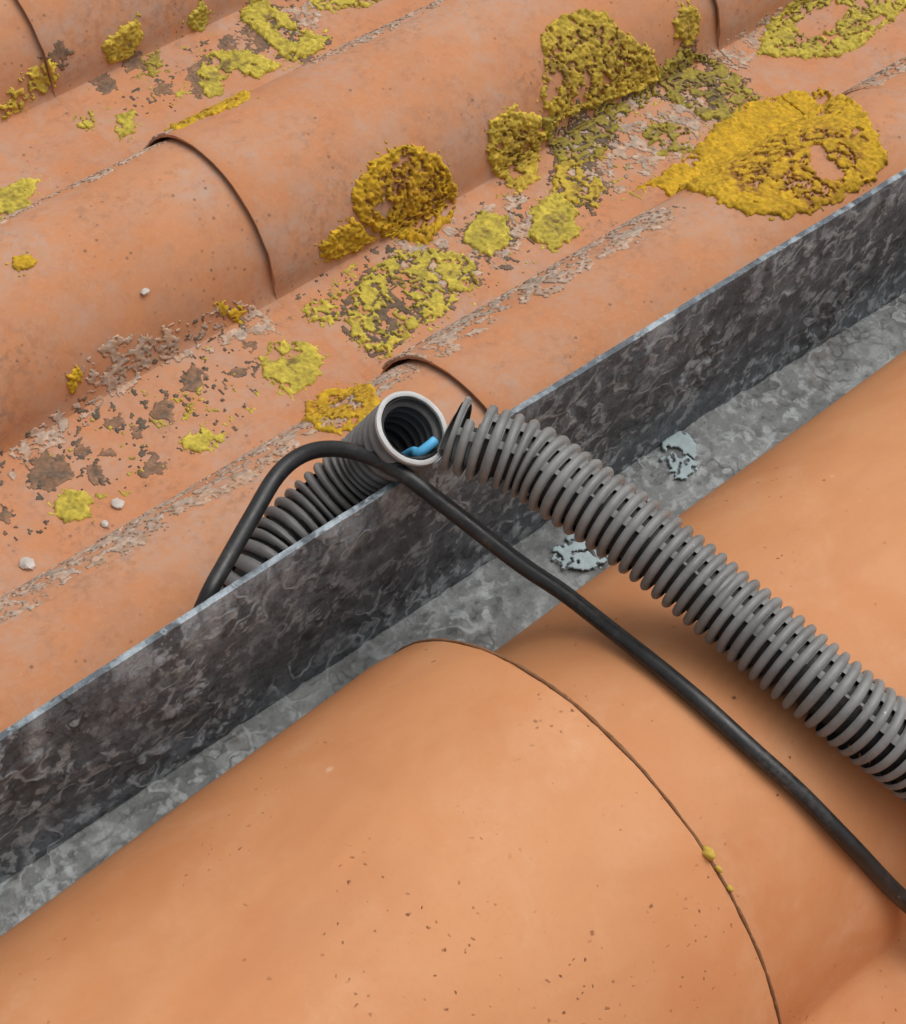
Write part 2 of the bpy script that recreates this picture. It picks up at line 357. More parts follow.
# ------------------------------------------------------------------ lower roof: large tapering barrel tiles
def big_tile(name, x0, x1, r0, r1, yc, zc, ez, parent, zj=0):
    T = 12.0; LXn = 26
    xs = np.linspace(x0, x1, LXn); th = np.linspace(math.pi, 0.22, 44)
    V = []
    for side in (0, 1):
        for x in xs:
            f = (x-x0)/(x1-x0); r = r0+(r1-r0)*f
            ring = []
            for t in th: ring.append((yc-r*math.cos(t), zc+ez*r*math.sin(t), -math.cos(t), math.sin(t)))
            yb, zb = ring[-1][0], ring[-1][1]
            for a_ in np.linspace(0, 1, 7)[1:]:           # fillet from flank into the pan
                ang = 0.22+(math.pi/2-0.22)*a_
                ring.append((yb-34*(math.cos(0.22)-math.cos(ang)) - 20*a_*a_, zb-34*(math.sin(ang)-math.sin(0.22))*0.75, -math.cos(ang), math.sin(ang)))
            yb, zb = ring[-1][0], ring[-1][1]
            for a_ in np.linspace(0, 1, 6)[1:]: ring.append((yb-150*a_, zb+10*a_, 0, 1))
            for (y, z, ny, nz) in ring:
                w = 3.0*(fbm(np.float64(x/160), np.float64(y/120+z/120), 9)-0.5)
                ed = -4.0*max(0, 1-(x1-x)/10.0)**2 if not side else 0    # eased end edge
                o_ = w+ed-(T if side else 0)
                V.append((x+(2.2*(vnoise(np.float64(y/17), np.float64(z/17), 3)-0.5) if x == x1 else 0), y+ny*o_, z+nz*o_))
    nv = len(ring); nu = LXn; n = nu*nv
    F = [f[::-1] for f in grid(nu, nv)]+grid(nu, nv, off=n)
    for i in range(nu-1):
        F.append((i*nv, (i+1)*nv, n+(i+1)*nv, n+i*nv)); F.append((i*nv+nv-1, n+i*nv+nv-1, n+(i+1)*nv+nv-1, (i+1)*nv+nv-1))
    for j in range(nv-1):
        F.append((j, n+j, n+j+1, j+1)); i = nu-1; F.append((i*nv+j, i*nv+j+1, n+i*nv+j+1, n+i*nv+j))
    o = mesh(name, V, F, 'new', parent); sharp(o); return o
new_roof = tag(empty('lower_tiled_roof'), 'clean orange terracotta roof of large barrel tiles below the metal strip', 'roof')
XL = -258.0
big_tile('barrel_tile', XL-760, XL, 233, 252, -419, 10, 1.1, new_roof)
big_tile('barrel_tile', XL-70, XL+690, 205.3, 214, -437.2, 50, 0.99, new_roof)
big_tile('barrel_tile', XL+620, XL+1380, 195, 204, -437, 47, 0.99, new_roof)
big_tile('barrel_tile', XL-1450, XL-700, 258, 268, -419, 10, 1.1, new_roof)
for dx in (-1450, -760, -70, 620):
    big_tile('barrel_tile', XL+dx, XL+dx+760, 205, 214, -437-615, 42-dx*0.012, 0.99, new_roof)

# thin dark brown bead along the end edge of the left barrel tile
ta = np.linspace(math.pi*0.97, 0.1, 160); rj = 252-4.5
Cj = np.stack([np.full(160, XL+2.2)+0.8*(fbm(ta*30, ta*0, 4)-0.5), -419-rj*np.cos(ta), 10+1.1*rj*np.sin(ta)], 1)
# ------------------------------------------------------------------ metal strip between the two roofs
def zbase(x): return np.interp(x, [-1500, -620, -250, -90, 180, 540, 1500], [90, 80, 62, 58, 58, 30, 15])
def ztop(x): return np.interp(x, [-1500, -600, -220, 30, 460, 1500], [268, 264, 263, 255, 239, 215])
flash = tag(empty('metal_flashing', (0, -133, 60)), 'dark mottled metal strip standing on edge between the two tiled roofs', 'flashing')
def place(o, par): o.matrix_parent_inverse = Matrix.Translation([-c for c in par.location])
def plate():
    xs = np.arange(-1500, 1500.1, 5.0); tv = np.linspace(0, 1, 40)
    X, Tt = np.meshgrid(xs, tv, indexing='ij')
    zb, zt = zbase(X)-4, ztop(X)+1.5*(fbm(X/60, X*0, 2)-0.5)
    Z = zb+(zt-zb)*Tt
    wob = 5*(fbm(X/240, Z/200, 21, 2)-0.5)
    wx, wz = X+26*(fbm(X/40, Z/40, 8)-0.5), Z+26*(fbm(X/40, Z/40, 18)-0.5)
    rid = 1-np.abs(2*fbm(wx/34, wz/26, 31, 3)-1)
    rel = 5.0*np.clip((rid-0.86)/0.14, 0, 1)*np.clip(fbm(X/90, Z/90, 77, 2)*2.4-0.7, 0, 1)+2.0*fbm(X/12, Z/12, 41, 2)
    edge = np.clip((1-Tt)*12, 0, 1)*np.clip(Tt*10, 0, 1)
    nu, nv = X.shape; n = X.size
    bend = 6*np.exp(-(Tt*9)**2)
    fr = np.stack([X, -135-rel*edge-wob-bend, Z], -1).reshape(-1, 3)
    bk = np.stack([X, -129.3-wob, Z], -1).reshape(-1, 3)
    F = grid(nu, nv)+[f[::-1] for f in grid(nu, nv, off=n)]
    for i in range(nu-1):
        j = nv-1; F.append((i*nv+j, n+i*nv+j, n+(i+1)*nv+j, (i+1)*nv+j)); F.append((i*nv, (i+1)*nv, n+(i+1)*nv, n+i*nv))
    for i in (0, nu-1):
        for j in range(nv-1): F.append((i*nv+j, i*nv+j+1, n+i*nv+j+1, n+i*nv+j))
    return np.concatenate([fr, bk]), F
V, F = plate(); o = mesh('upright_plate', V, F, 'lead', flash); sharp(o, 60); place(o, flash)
def foot():
    xs = np.arange(-1500, 1500.1, 5.0); tv = np.linspace(0, 1, 26)
    X, Tt = np.meshgrid(xs, tv, indexing='ij')
    ye = np.interp(X, [XL-1500, XL-760, XL-8, XL+6], [-190, -200, -180, -246])+3*(fbm(X/30, X*0, 6)-0.5)
    Y = -131+(ye+131)*Tt
    rid = 1-np.abs(2*fbm((X+20*fbm(X/30, Y/30, 3))/30, Y/24, 51, 3)-1)
    Z = zbase(X)+2.5*fbm(X/16, Y/16, 61, 3)+3.5*np.clip((rid-0.85)/0.15, 0, 1)+4*(fbm(X/150, Y/90, 12, 2)-0.5)-3*Tt
    nu, nv = X.shape; n = X.size
    top = np.stack([X, Y, Z], -1).reshape(-1, 3); bt = np.stack([X, Y, zbase(X)-7], -1).reshape(-1, 3)
    F = grid(nu, nv)+[f[::-1] for f in grid(nu, nv, off=n)]
    for i in range(nu-1):
        j = nv-1; F.append((i*nv+j, n+i*nv+j, n+(i+1)*nv+j, (i+1)*nv+j))
    return np.concatenate([top, bt]), F
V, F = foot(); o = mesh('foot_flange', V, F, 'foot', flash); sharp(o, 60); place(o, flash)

# ------------------------------------------------------------------ conduits, cable, wires
def smooth_path(P, step):
    P = np.asarray(P, float); A = np.concatenate([[2*P[0]-P[1]], P, [2*P[-1]-P[-2]]]); out = []
    for i in range(1, len(A)-2):
        p0, p1, p2, p3 = A[i-1:i+3]; L_ = np.linalg.norm(p2-p1); m = max(4, int(L_/1.0))
        for t in np.arange(m)/m:
            out.append(0.5*((2*p1)+(-p0+p2)*t+(2*p0-5*p1+4*p2-p3)*t*t+(-p0+3*p1-3*p2+p3)*t**3))
    out.append(A[-2]); out = np.array(out)
    d = np.concatenate([[0], np.cumsum(np.linalg.norm(np.diff(out, axis=0), axis=1))])
    q = np.arange(0, d[-1], step); return np.stack([np.interp(q, d, out[:, i]) for i in range(3)], 1), q
def frames(C, ref):
    T = np.gradient(C, axis=0); T /= np.linalg.norm(T, axis=1)[:, None]
    ref = np.asarray(ref, float); U = ref-(T@ref)[:, None]*T; U /= np.linalg.norm(U, axis=1)[:, None]
    return T, U, np.cross(T, U)
VIEW = (-0.47, -0.453, 0.757)
def tube(C, r, na, ref=VIEW, cap=True):
    T, U, W = frames(C, ref); r = np.broadcast_to(r, (len(C),)); ph = np.linspace(0, 2*math.pi, na, endpoint=False)
    V = (C[:, None]+r[:, None, None]*(np.cos(ph)[None, :, None]*U[:, None]+np.sin(ph)[None, :, None]*W[:, None])).reshape(-1, 3)
    F = [f[::-1] for f in grid(len(C), na, closed=True)]
    if cap: F += [tuple(range(na)), tuple(range((len(C)-1)*na, len(C)*na))[::-1]]
    return V, F
def rib_radius(q, R, pitch, depth):
    p = (q/pitch) % 1.0
    g = np.clip((np.abs(p-0.5)-0.29)/0.07, 0, 1); g = g*g*(3-2*g)   # 0 on the rib crown, 1 in the groove
    return R-depth*g-2.0*(1-g)*(np.abs(p-0.5)/0.3)**2
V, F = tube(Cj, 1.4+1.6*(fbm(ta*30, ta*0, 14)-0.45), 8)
tag(mesh('joint_bead', V, F, 'bead', new_roof), kind='stuff')
PITCH = 11.0
def conduit(name, P, R, mat, slots, label, loop):
    C, q = smooth_path(P, PITCH/20.0); na = 80
    root = tag(empty(name, P[0]), label, 'conduit', 'lengths of corrugated conduit')
    r = rib_radius(q, R, PITCH, 5.5); T, U, W = frames(C, VIEW)
    r = r*(1+0.012*np.sin(q/47.0))
    ph = np.linspace(0, 2*math.pi, na, endpoint=False)
    V = (C[:, None]+r[:, None, None]*(np.cos(ph)[None, :, None]*U[:, None]+np.sin(ph)[None, :, None]*W[:, None])).reshape(-1, 3)
    rs = random.Random(5); sl = {}
    def skip(i, j):
        ring = int(q[i]/PITCH+0.5); p = (q[i]/PITCH+0.5) % 1.0-0.5      # groove centre at p = 0
        a_ = (math.degrees(ph[j])+180) % 360-180
        if loop and q[i] < loop[2] and q[i] > PITCH*0.86 and loop[0] < a_ < loop[1]: return True
        if not slots or abs(p) > (0.16 if a_ > -12 else 0.11): return False
        if ring not in sl: sl[ring] = [(c+rs.uniform(-3, 3), h*rs.uniform(0.8, 1.08)) for c, h in slots if (rs.random() > 0.05 or h > 20)]
        return any(abs(a_-c) < h for c, h in sl[ring])
    F = [f[::-1] for f in grid(len(C), na, skip, closed=True)]
    o = mesh('corrugated_shell', V, F, mat, root); place(o, root)
    # inner wall, its colour darkened for the shade inside the conduit
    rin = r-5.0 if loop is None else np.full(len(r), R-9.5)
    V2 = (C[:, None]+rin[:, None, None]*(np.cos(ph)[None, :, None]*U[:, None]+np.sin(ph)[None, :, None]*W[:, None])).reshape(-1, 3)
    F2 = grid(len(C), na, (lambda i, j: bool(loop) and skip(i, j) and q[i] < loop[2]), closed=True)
    o2 = mesh('inner_wall', V2, F2, 'inner_ribbed' if loop is None else 'inner', root); place(o2, root)
    return root, C, T, U, W, q

P1 = [(-420, -96, 20), (-382, -99, 70), (-352, -98, 132), (-325, -92, 176), (-287, -82, 190), (-238, -80, 205), (-200, -91, 240), (-188, -121, 305)]
c1, C, T, U, W, q = conduit('corrugated_conduit', P1, 32.5, 'dgrey', [(5, 110)], 'short dark corrugated conduit with pale cut end rising from behind the metal strip', None)
# pale cut rim at the open end
def rim(Cc, Tc, Uc, Wc, ro, ri, h, name, mat, root):
    na = 64; ph = np.linspace(0, 2*math.pi, na, endpoint=False); V = []
    prof_ = [(ri, -h), (ri, h*0.6), (ri+1.5, h), (ro-1.5, h), (ro, h*0.6), (ro, -h)]
    for rr, hh in prof_:
        jit = 0.5*np.sin(ph*7)+0.4*np.sin(ph*13+1)
        V.append(Cc+Tc*hh+(rr+jit*0.2)[:, None]*(np.cos(ph)[:, None]*Uc+np.sin(ph)[:, None]*Wc))
    V = np.concatenate(V); o = mesh(name, V, grid(len(prof_), na, closed=True)+[(5*na+j, 5*na+(j+1) % na, (j+1) % na, j) for j in range(na)], mat, root)
    sharp(o, 50); place(o, root); return o
rim(C[-1], T[-1], U[-1], W[-1], 32.8, 28.6, 1.8, 'cut_rim', 'white', c1)
down = np.array([0.15, -0.55, -0.7]); down -= (down@T[-1])*T[-1]; down /= np.linalg.norm(down)
sidev = np.cross(T[-1], down)
bw = [C[-90]+down*12, C[-45]+down*15, C[-22]+down*18-sidev*6, C[-6]+down*20+sidev*1, C[-1]+down*21+sidev*9]
Cb, qb = smooth_path(bw, 2.0); V, F = tube(Cb, 4.2, 16)
tag(mesh('blue_wire', V, F, 'blue'), 'bright blue wire inside the open end of the short dark conduit', 'wire')

P2 = [(-177, -152, 322), (-174, -157, 321), (-160, -182, 320), (-144, -212, 317), (-136, -250, 314), (-125, -303, 309), (-115, -356, 301), (-108, -402, 293.5), (-102, -449, 288), (-95, -497, 280.5), (-85, -534, 269), (-71, -568, 253), (-50, -606, 226), (-14, -646, 178), (30, -700, 130), (85, -790, 116), (150, -880, 165), (205, -960, 250), (250, -1060, 292), (300, -1200, 225)]
conduit('corrugated_conduit', P2, 31.8, 'grey', [(-32, 15), (-92, 13), (60, 70)],
        'long light grey slotted corrugated conduit lying across the orange barrel tile', (-165, -28, PITCH*2.3))

PC = [(-450, -117, 60), (-420, -117, 180), (-394, -114, 238), (-366, -101, 245), (-318, -80, 256), (-282, -65, 263), (-255, -65, 269), (-235, -81, 276), (-221, -111, 283), (-214, -140, 285), 
      (-203, -187, 276),
      (-182, -252, 253), (-170, -288, 245), (-165, -326, 243), (-168, -386, 256), (-169, -438, 262), (-165, -489, 256), (-154, -535, 239), (-138, -583, 207), (-104, -634, 143), (-70, -690, 103), (-20, -760, 90), (50, -860, 112), (105, -920, 205), (165, -1050, 264), (220, -1190, 205)]
Cc, qc = smooth_path(PC, 3.0)
ker = np.hanning(13); ker /= ker.sum(); Cc = np.stack([np.convolve(np.pad(Cc[:, i], 6, mode='edge'), ker, mode='valid') for i in range(3)], 1); V, F = tube(Cc, 7.0*(1+0.03*np.sin(qc/37)), 20)
tag(mesh('black_cable', V, F, 'black'), 'smooth black cable looping over the short conduit and down the barrel tiles', 'cable')

# ------------------------------------------------------------------ lichens
def inside(px, py, poly):
    r = np.zeros(px.shape, bool); n = len(poly)
    for i in range(n):
        (x1, y1), (x2, y2) = poly[i], poly[(i+1) % n]
        if y1 == y2: continue
        r ^= ((y1 > py) != (y2 > py)) & (px < (x2-x1)*(py-y1)/(y2-y1)+x1)
    return r
def edge_dist(px, py, poly):
    d = np.full(px.shape, 1e9); n = len(poly)
    for i in range(n):
        (x1, y1), (x2, y2) = poly[i], poly[(i+1) % n]; dx, dy = x2-x1, y2-y1
        t = np.clip(((px-x1)*dx+(py-y1)*dy)/(dx*dx+dy*dy+1e-9), 0, 1)
        d = np.minimum(d, np.hypot(px-x1-t*dx, py-y1-t*dy))
    return np.where(inside(px, py, poly), d, -d)
def growth(name, poly, style, seed, pal, bare=None, res=1.6, h0=3.0, cell=8.0, surf=surf, mat='lichen', rings=None):
    """a crust of small lobes grown over the tile surface inside an outline"""
    poly = [tuple(p) for p in poly]; xs = [p[0] for p in poly]; ys = [p[1] for p in poly]; m = 8
    gx = np.arange(min(xs)-m, max(xs)+m, res); gy = np.arange(min(ys)-m, max(ys)+m, res)
    X, Q = np.meshgrid(gx, gy, indexing='ij')
    wx = X+7*(fbm(X/11, Q/11, seed+1, 3)-0.5)*2; wy = Q+7*(fbm(X/11, Q/11, seed+2, 3)-0.5)*2
    D = edge_dist(wx, wy, poly)+7*(fbm(X/9, Q/9, seed+3, 3)-0.5)+5*(fbm(X/3.5, Q/3.5, seed+33, 2)-0.5)
    # cellular lobes
    speck_t = cell
    cell = 8.0 if style == 'speck' else cell
    cx, cy = np.floor(wx/cell), np.floor(wy/cell); f1 = np.full(X.shape, 1e9); f2 = f1.copy(); idv = np.zeros(X.shape)
    for i in (-1, 0, 1):
        for j in (-1, 0, 1):
            ax, ay = cx+i, cy+j
            d = np.hypot(wx-(ax+hash2(ax, ay, seed+5))*cell, wy-(ay+hash2(ax, ay, seed+6))*cell)
            hh = hash2(ax, ay, seed+7); near = d < f1
            f2 = np.where(near, f1, np.minimum(f2, d)); idv = np.where(near, hh, idv); f1 = np.where(near, d, f1)
    gap = (f2-f1)/cell; big = fbm(X/26, Q/26, seed+9, 3)
    age = np.clip(D/28, 0, 1); lobe = np.sqrt(np.clip(gap/0.35, 0, 1)); rim_ = np.clip(D/5, 0, 1)
    vein = np.abs(2*fbm(wx/13, wy/13, seed+21, 3)-1)
    fine = fbm(X/5, Q/5, seed+11, 2)
    if style == 'leafy':                      # continuous ruffled thallus
        solid = D.max() < 26
        keep = (D > 0) & (solid | (big < 0.70) | (D < 5))
        keep |= (D > -8) & (fbm(X/4.5, Q/4.5, seed+41, 3) > 0.66)
        h = h0*rim_*(0.35+0.6*lobe*(0.6+0.7*idv))+h0*0.7*np.exp(-((D-5)/3.5)**2)*lobe+1.1*fine+h0*0.8*np.clip(vein*2.2, 0, 1)*lobe
    elif style == 'broken':                   # old thallus falling apart into lobes and rings
        keep = (D > -2) & ((vein > 0.09) | (idv > 0.75)) & (big+0.25*(idv-0.5) < 0.70)
        keep |= (D > -8) & (fbm(X/4.5, Q/4.5, seed+41, 3) > 0.65)
        h = h0*(0.3+0.6*lobe*(0.6+0.7*idv))+1.2*fine+h0*0.7*np.exp(-((D-4)/3.5)**2)
    elif style == 'crust':                    # thin grey mineral plates
        keep = (D > 0) & (fbm(X/11, Q/11, seed+4, 4)+0.14*(idv-0.5)+0.14*np.clip(D/9, 0, 1)+0.22*(fbm(X/3.2, Q/3.2, seed+71, 2)-0.5) > 0.56) & ((gap > 0.035) | (idv > 0.55))
        h = 0.25+0.9*lobe*idv+0.7*fine
    elif style == 'speck':                    # scattered flecks
        keep = (D > 0) & (fbm(X/6.5, Q/6.5, seed+4, 3)+0.25*(big-0.5) > speck_t)
        h = 0.3+0.8*fine
    elif style == 'flat':                     # thin chalky splash
        keep = (D > 0) & (vein > 0.05) & (fbm(X/9, Q/9, seed+4, 3)+0.3*np.clip(D/8, 0, 1) > 0.45)
        h = 0.15+0.5*fine
    else:                                     # 'spot': flat dark scabs
        keep = (D > -1) & (fbm(X/8, Q/8, seed+4, 3)+0.25*np.clip(D/6, 0, 1)+0.3*(fbm(X/3, Q/3, seed+71, 2)-0.5) > 0.43)
        h = 0.3+0.7*fine
    h = h*(0.72 if style in ('leafy', 'broken') else 0.6)*np.clip(D/4+0.35, 0.25, 1)*(1+0.5*(fbm(X/2.6, Q/2.6, seed+61, 2)-0.5)*2)
    if style == 'leafy' and not rings and D.max() > 33: keep &= ~((D > 9+8*idv) & (vein < 0.05))
    if rings: keep &= ~((np.hypot((X-rings[0])/rings[2], (Q-rings[1])/rings[3]) < 0.8) & (vein < 0.045))
    if bare:
        for b in bare: keep &= edge_dist(wx, wy, [tuple(p) for p in b]) < 0
    h = np.maximum(h, 0.25 if style in ('leafy', 'broken') else 0.08)
    mix = np.clip(1.3*fbm(wx/10, wy/10, seed+17, 3)-0.15+0.55*(idv-0.5), 0, 1)
    vein2 = np.abs(2*fbm(wx/7, wy/7, seed+25, 2)-1)
    old_v = np.clip(np.clip(1-vein/0.2, 0, 1)+0.7*np.clip(1-vein2/0.25, 0, 1), 0, 1)*np.clip(D/5, 0, 1)
    young, mid, old = [np.array(c) for c in pal]
    ageq = np.clip(age*0.2+0.75*(mix-0.47)+0.5*old_v*(0.4+age), 0, 1)
    if rings:
        rd = np.hypot((X-rings[0])/rings[2], (Q-rings[1])/rings[3])+0.35*(fbm(X/14, Q/14, seed+81, 2)-0.5)
        inn = np.clip((1.05-rd)*4, 0, 1)
        ageq = np.clip((0.2*mix+0.12*old_v)*(1-inn)+inn*(0.22+0.95*np.clip(1-vein/0.3, 0, 1)), 0, 1)
    ageq = ageq[..., None]
    col = np.where(ageq < 0.5, young+(mid-young)*ageq*2, mid+(old-mid)*(ageq-0.5)*2)
    col = col*(0.68+0.64*fbm(X/3.2, Q/3.2, seed+51, 2))[..., None]*(0.8+0.4*idv)[..., None]
    kc = keep[:-1, :-1] & keep[1:, :-1] & keep[:-1, 1:] & keep[1:, 1:]
    tl = np.floor(X/LL); kc &= (tl[:-1, :-1] == tl[1:, :-1])
    if not kc.any(): kc[kc.shape[0]//2, kc.shape[1]//2] = True
    used = np.zeros(keep.shape, bool); used[:-1, :-1] |= kc; used[1:, :-1] |= kc; used[:-1, 1:] |= kc; used[1:, 1:] |= kc
    border = np.zeros(keep.shape, bool)
    kp = np.pad(kc, 1); full = kp[:-1, :-1] & kp[1:, :-1] & kp[:-1, 1:] & kp[1:, 1:]
    border = used & ~full
    idx = -np.ones(keep.shape, int); idx[used] = np.arange(used.sum())
    top = surf(X[used], Q[used], h[used]+0.1)
    bidx = -np.ones(keep.shape, int); bidx[border] = used.sum()+np.arange(border.sum())
    low = surf(X[border], Q[border], np.full(border.sum(), -1.2))
    I, J = np.nonzero(kc); Fq = np.stack([idx[I, J], idx[I+1, J], idx[I+1, J+1], idx[I, J+1]], 1).tolist()
    ce = np.pad(kc, 1)
    for (di, dj, a_, b_) in ((-1, 0, (0, 1), (0, 0)), (1, 0, (1, 0), (1, 1)), (0, -1, (0, 0), (1, 0)), (0, 1, (1, 1), (0, 1))):
        ex = kc & ~ce[1+di:1+di+kc.shape[0], 1+dj:1+dj+kc.shape[1]]
        I, J = np.nonzero(ex)
        p, r = (I+a_[0], J+a_[1]), (I+b_[0], J+b_[1])
        Fq += np.stack([idx[p], idx[r], bidx[r], bidx[p]], 1).tolist()
    V = np.concatenate([top, low]); c = np.concatenate([col[used], col[border]])
    o = mesh(name, V, Fq, mat)
    bm = bmesh.new(); bm.from_mesh(o.data); bmesh.ops.recalc_face_normals(bm, faces=bm.faces[:]); bm.to_mesh(o.data); bm.free()
    at = o.data.color_attributes.new('tint', 'FLOAT_COLOR', 'POINT')
    at.data.foreach_set('color', np.concatenate([c, np.ones((len(c), 1))], 1).astype(np.float32).ravel())
    # origin at the growth's middle
    mid_p = o.data.vertices[len(top)//2].co.copy(); o.data.transform(Matrix.Translation(-mid_p)); o.location = mid_p
    return o
YEL = ((0.58, 0.42, 0.05), (0.42, 0.29, 0.04), (0.18, 0.105, 0.025))
LIME = ((0.56, 0.45, 0.065), (0.42, 0.335, 0.05), (0.19, 0.13, 0.04))
GOLD = ((0.58, 0.36, 0.015), (0.47, 0.265, 0.014), (0.21, 0.085, 0.015))
OLIV = ((0.36, 0.29, 0.04), (0.25, 0.19, 0.045), (0.12, 0.085, 0.04))
GREY = ((0.47, 0.3, 0.2), (0.43, 0.33, 0.27), (0.31, 0.245, 0.2))
DARK = ((0.27, 0.15, 0.09), (0.13, 0.088, 0.06), (0.2, 0.15, 0.115))
LICH = [  # outline, style, palette, cell, height, label
 ('ring_right', 'leafy', GOLD, 8, 3.0, 'large golden ring-shaped lichen with a bare eye beside the metal strip'),
 ('clump_top', 'leafy', YEL, 9, 4.0, 'biggest upper mustard lichen clump growing on the flank of the tile roll'),
 ('clump_left', 'leafy', YEL, 8, 4.0, 'round mustard lichen clump with brown middle left of the biggest upper clump'),
 ('dull_mid', 'broken', OLIV, 8, 3.5, 'dull olive broken lichen along the foot of the biggest upper clump'),
 ('stalk', 'broken', YEL, 8, 3.5, 'crumbling yellow lichen just above the smooth lime disc near the tile edge'),
 ('disc_low', 'leafy', LIME, 9, 3.5, 'lime yellow lichen disc touching the grey crusted tile edge below the clumps'),
 ('dull_right', 'broken', OLIV, 7, 3.5, 'dull olive straggling lichen between the upper tile joint and the golden ring'),
 ('tuft_joint', 'leafy', YEL, 8, 3.5, 'small mustard lichen tuft against the upper right tile joint'),
 ('small_olive', 'broken', OLIV, 7, 3.0, 'small olive lichen on bare pan left of the golden ring'),
 ('ring_top', 'leafy', LIME, 8, 3.5, 'lime lichen horseshoe at the top right corner'),
 ('clump_mid', 'leafy', GOLD, 8, 4.5, 'ruffled golden lichen rosette in the middle of the upper roof'),
 ('tail', 'leafy', GOLD, 7, 3.0, 'small golden lichen tail at the lower left of the ruffled rosette'),
 ('bright_mid', 'broken', LIME, 8, 3.5, 'straggling lime lichen on the pan below the ruffled golden rosette'),
 ('disc_mid', 'leafy', LIME, 9, 3.0, 'lime lichen disc alone on the pan right of the ruffled rosette'),
 ('disc_bright', 'leafy', LIME, 7, 2.6, 'bright lime lichen patch above the orange oval near the short conduit'),
 ('oval', 'leafy', GOLD, 7, 2.2, 'flat orange yellow oval lichen beside the open end of the short conduit'),
 ('disc_small', 'leafy', LIME, 7, 2.4, 'neat small lime lichen disc with darker middle at the left'),
 ('u_ring', 'leafy', LIME, 7, 3.0, 'lime lichen arc open below on the top left pan'),
 ('top_big', 'leafy', LIME, 8, 3.2, 'bright lime lichen streak above the arc at the top left'),
 ('strip', 'leafy', GOLD, 6, 2.0, 'narrow golden lichen strip along the tile edge under the lime arc'),
 ('tuft_a', 'leafy', YEL, 7, 3.0, 'mustard lichen tuft right of the top left tile joint'),
 ('tuft_b', 'leafy', LIME, 7, 3.0, 'upright lime lichen sliver at the top edge left of the lime streak'),
 ('top_edge', 'broken', LIME, 7, 3.0, 'lime lichen cut off by the top edge of the photo'),
 ('left_edge', 'leafy', LIME, 7, 3.0, 'yellow lichen on the tile edge at the left border'),
 ('left_tuft', 'broken', YEL, 7, 3.0, 'scruffy mustard lichen on the top left tile joint'),
 ('bit_a', 'broken', LIME, 6, 2.5, 'tiny lime lichen bit below the top left joint, left of its twin'),
 ('bit_b', 'leafy', LIME, 6, 2.5, 'tiny upright lime lichen bit above the golden strip'),
 ('bit_c', 'leafy', GOLD, 6, 2.0, 'tiny golden lichen fleck alone on the left tile roll'),
 ('bit_d', 'leafy', GOLD, 6, 2.0, 'tiny golden lichen fleck in the grey crust at the left'),
 ('bit_e', 'broken', LIME, 6, 1.8, 'faint yellow lichen flakes among dark spots above the short conduit'),
 ('bit_f', 'broken', GOLD, 6, 2.0, 'small dull golden lichen at the foot of the middle tile joint'),
 ('bit_g', 'broken', LIME, 6, 1.8, 'pale yellow lichen flakes beside two dark round spots'),
 ('bit_h', 'broken', OLIV, 6, 2.5, 'small pale olive lichen bit beside the dark patch at the top left'),
]
BARE = {'ring_right': [[(531, 154), (550, 158), (533, 184), (534, 206), (517, 211), (507, 196), (511, 178)]],
        'ring_top': [[(806, -144), (877, -148), (887, -126), (843, -110), (791, -114)]],
        'u_ring': [[(171, -610), (199, -612), (201, -592), (177, -575), (156, -587)]],
        'bright_mid': [[(72, -85), (86, -88), (81, -66), (62, -56)]]}
for i, (key, style, pal, cell, h0, lab) in enumerate(LICH):
    o = growth('lichen', OUT['L_'+key], style, 11+i*17, pal, BARE.get(key), h0=h0, cell=cell, rings=(505, 160, 88, 75) if key == 'ring_right' else None)
    tag(o, lab, 'lichen', 'yellow lichens on the upper roof')
def band(x0, x1, k_, t0_, t1_):
    """ragged strip along the crown edge of a tile roll"""
    up = [(x, -k_*LR+(180-t0_)/180*math.pi*RR) for x in np.linspace(x0, x1, 12)]
    dn = [(x, -k_*LR+(180-t1_)/180*math.pi*RR+5*math.sin(x*0.05)) for x in np.linspace(x1, x0, 24)]
    return up+dn
CRUST = [(band(-560, 10, 0, 160, 112), 'grey crust along the roll edge left of the short conduit'),
         (band(10, 360, 0, 160, 110), 'grey crust along the roll edge between conduit and golden ring'),
         (band(-330, 60, 1, 160, 122), 'grey crust along the roll edge at the far left'),
         (band(200, 560, 1, 160, 118), 'grey crust along the second roll edge at the top'),
         (band(690, 1000, 0, 160, 116), 'grey crust along the roll edge right of the golden ring')]
CRUST += [(OUT['C_'+k_], l_) for k_, l_ in (('flank_a', 'pale grey crust on the roll flank left of the middle joint'), ('flank_b', 'pale grey crust on the lower left roll flank'),
          ('top_c', 'grey crust beside the lime streak at the top left'), ('mid_d', 'grey crust among the lichens on the middle pan'),
          ('up_e', 'grey crust around the olive lichens on the upper pan'), ('jt', 'grey crust beside the upper right tile joint'))]
for i, (poly, lab) in enumerate(CRUST):
    o = growth('grey_crust', poly, 'crust', 701+i*7, GREY, cell=9, h0=2)
    tag(o, lab, 'lichen', 'grey lichen crusts on the upper roof')
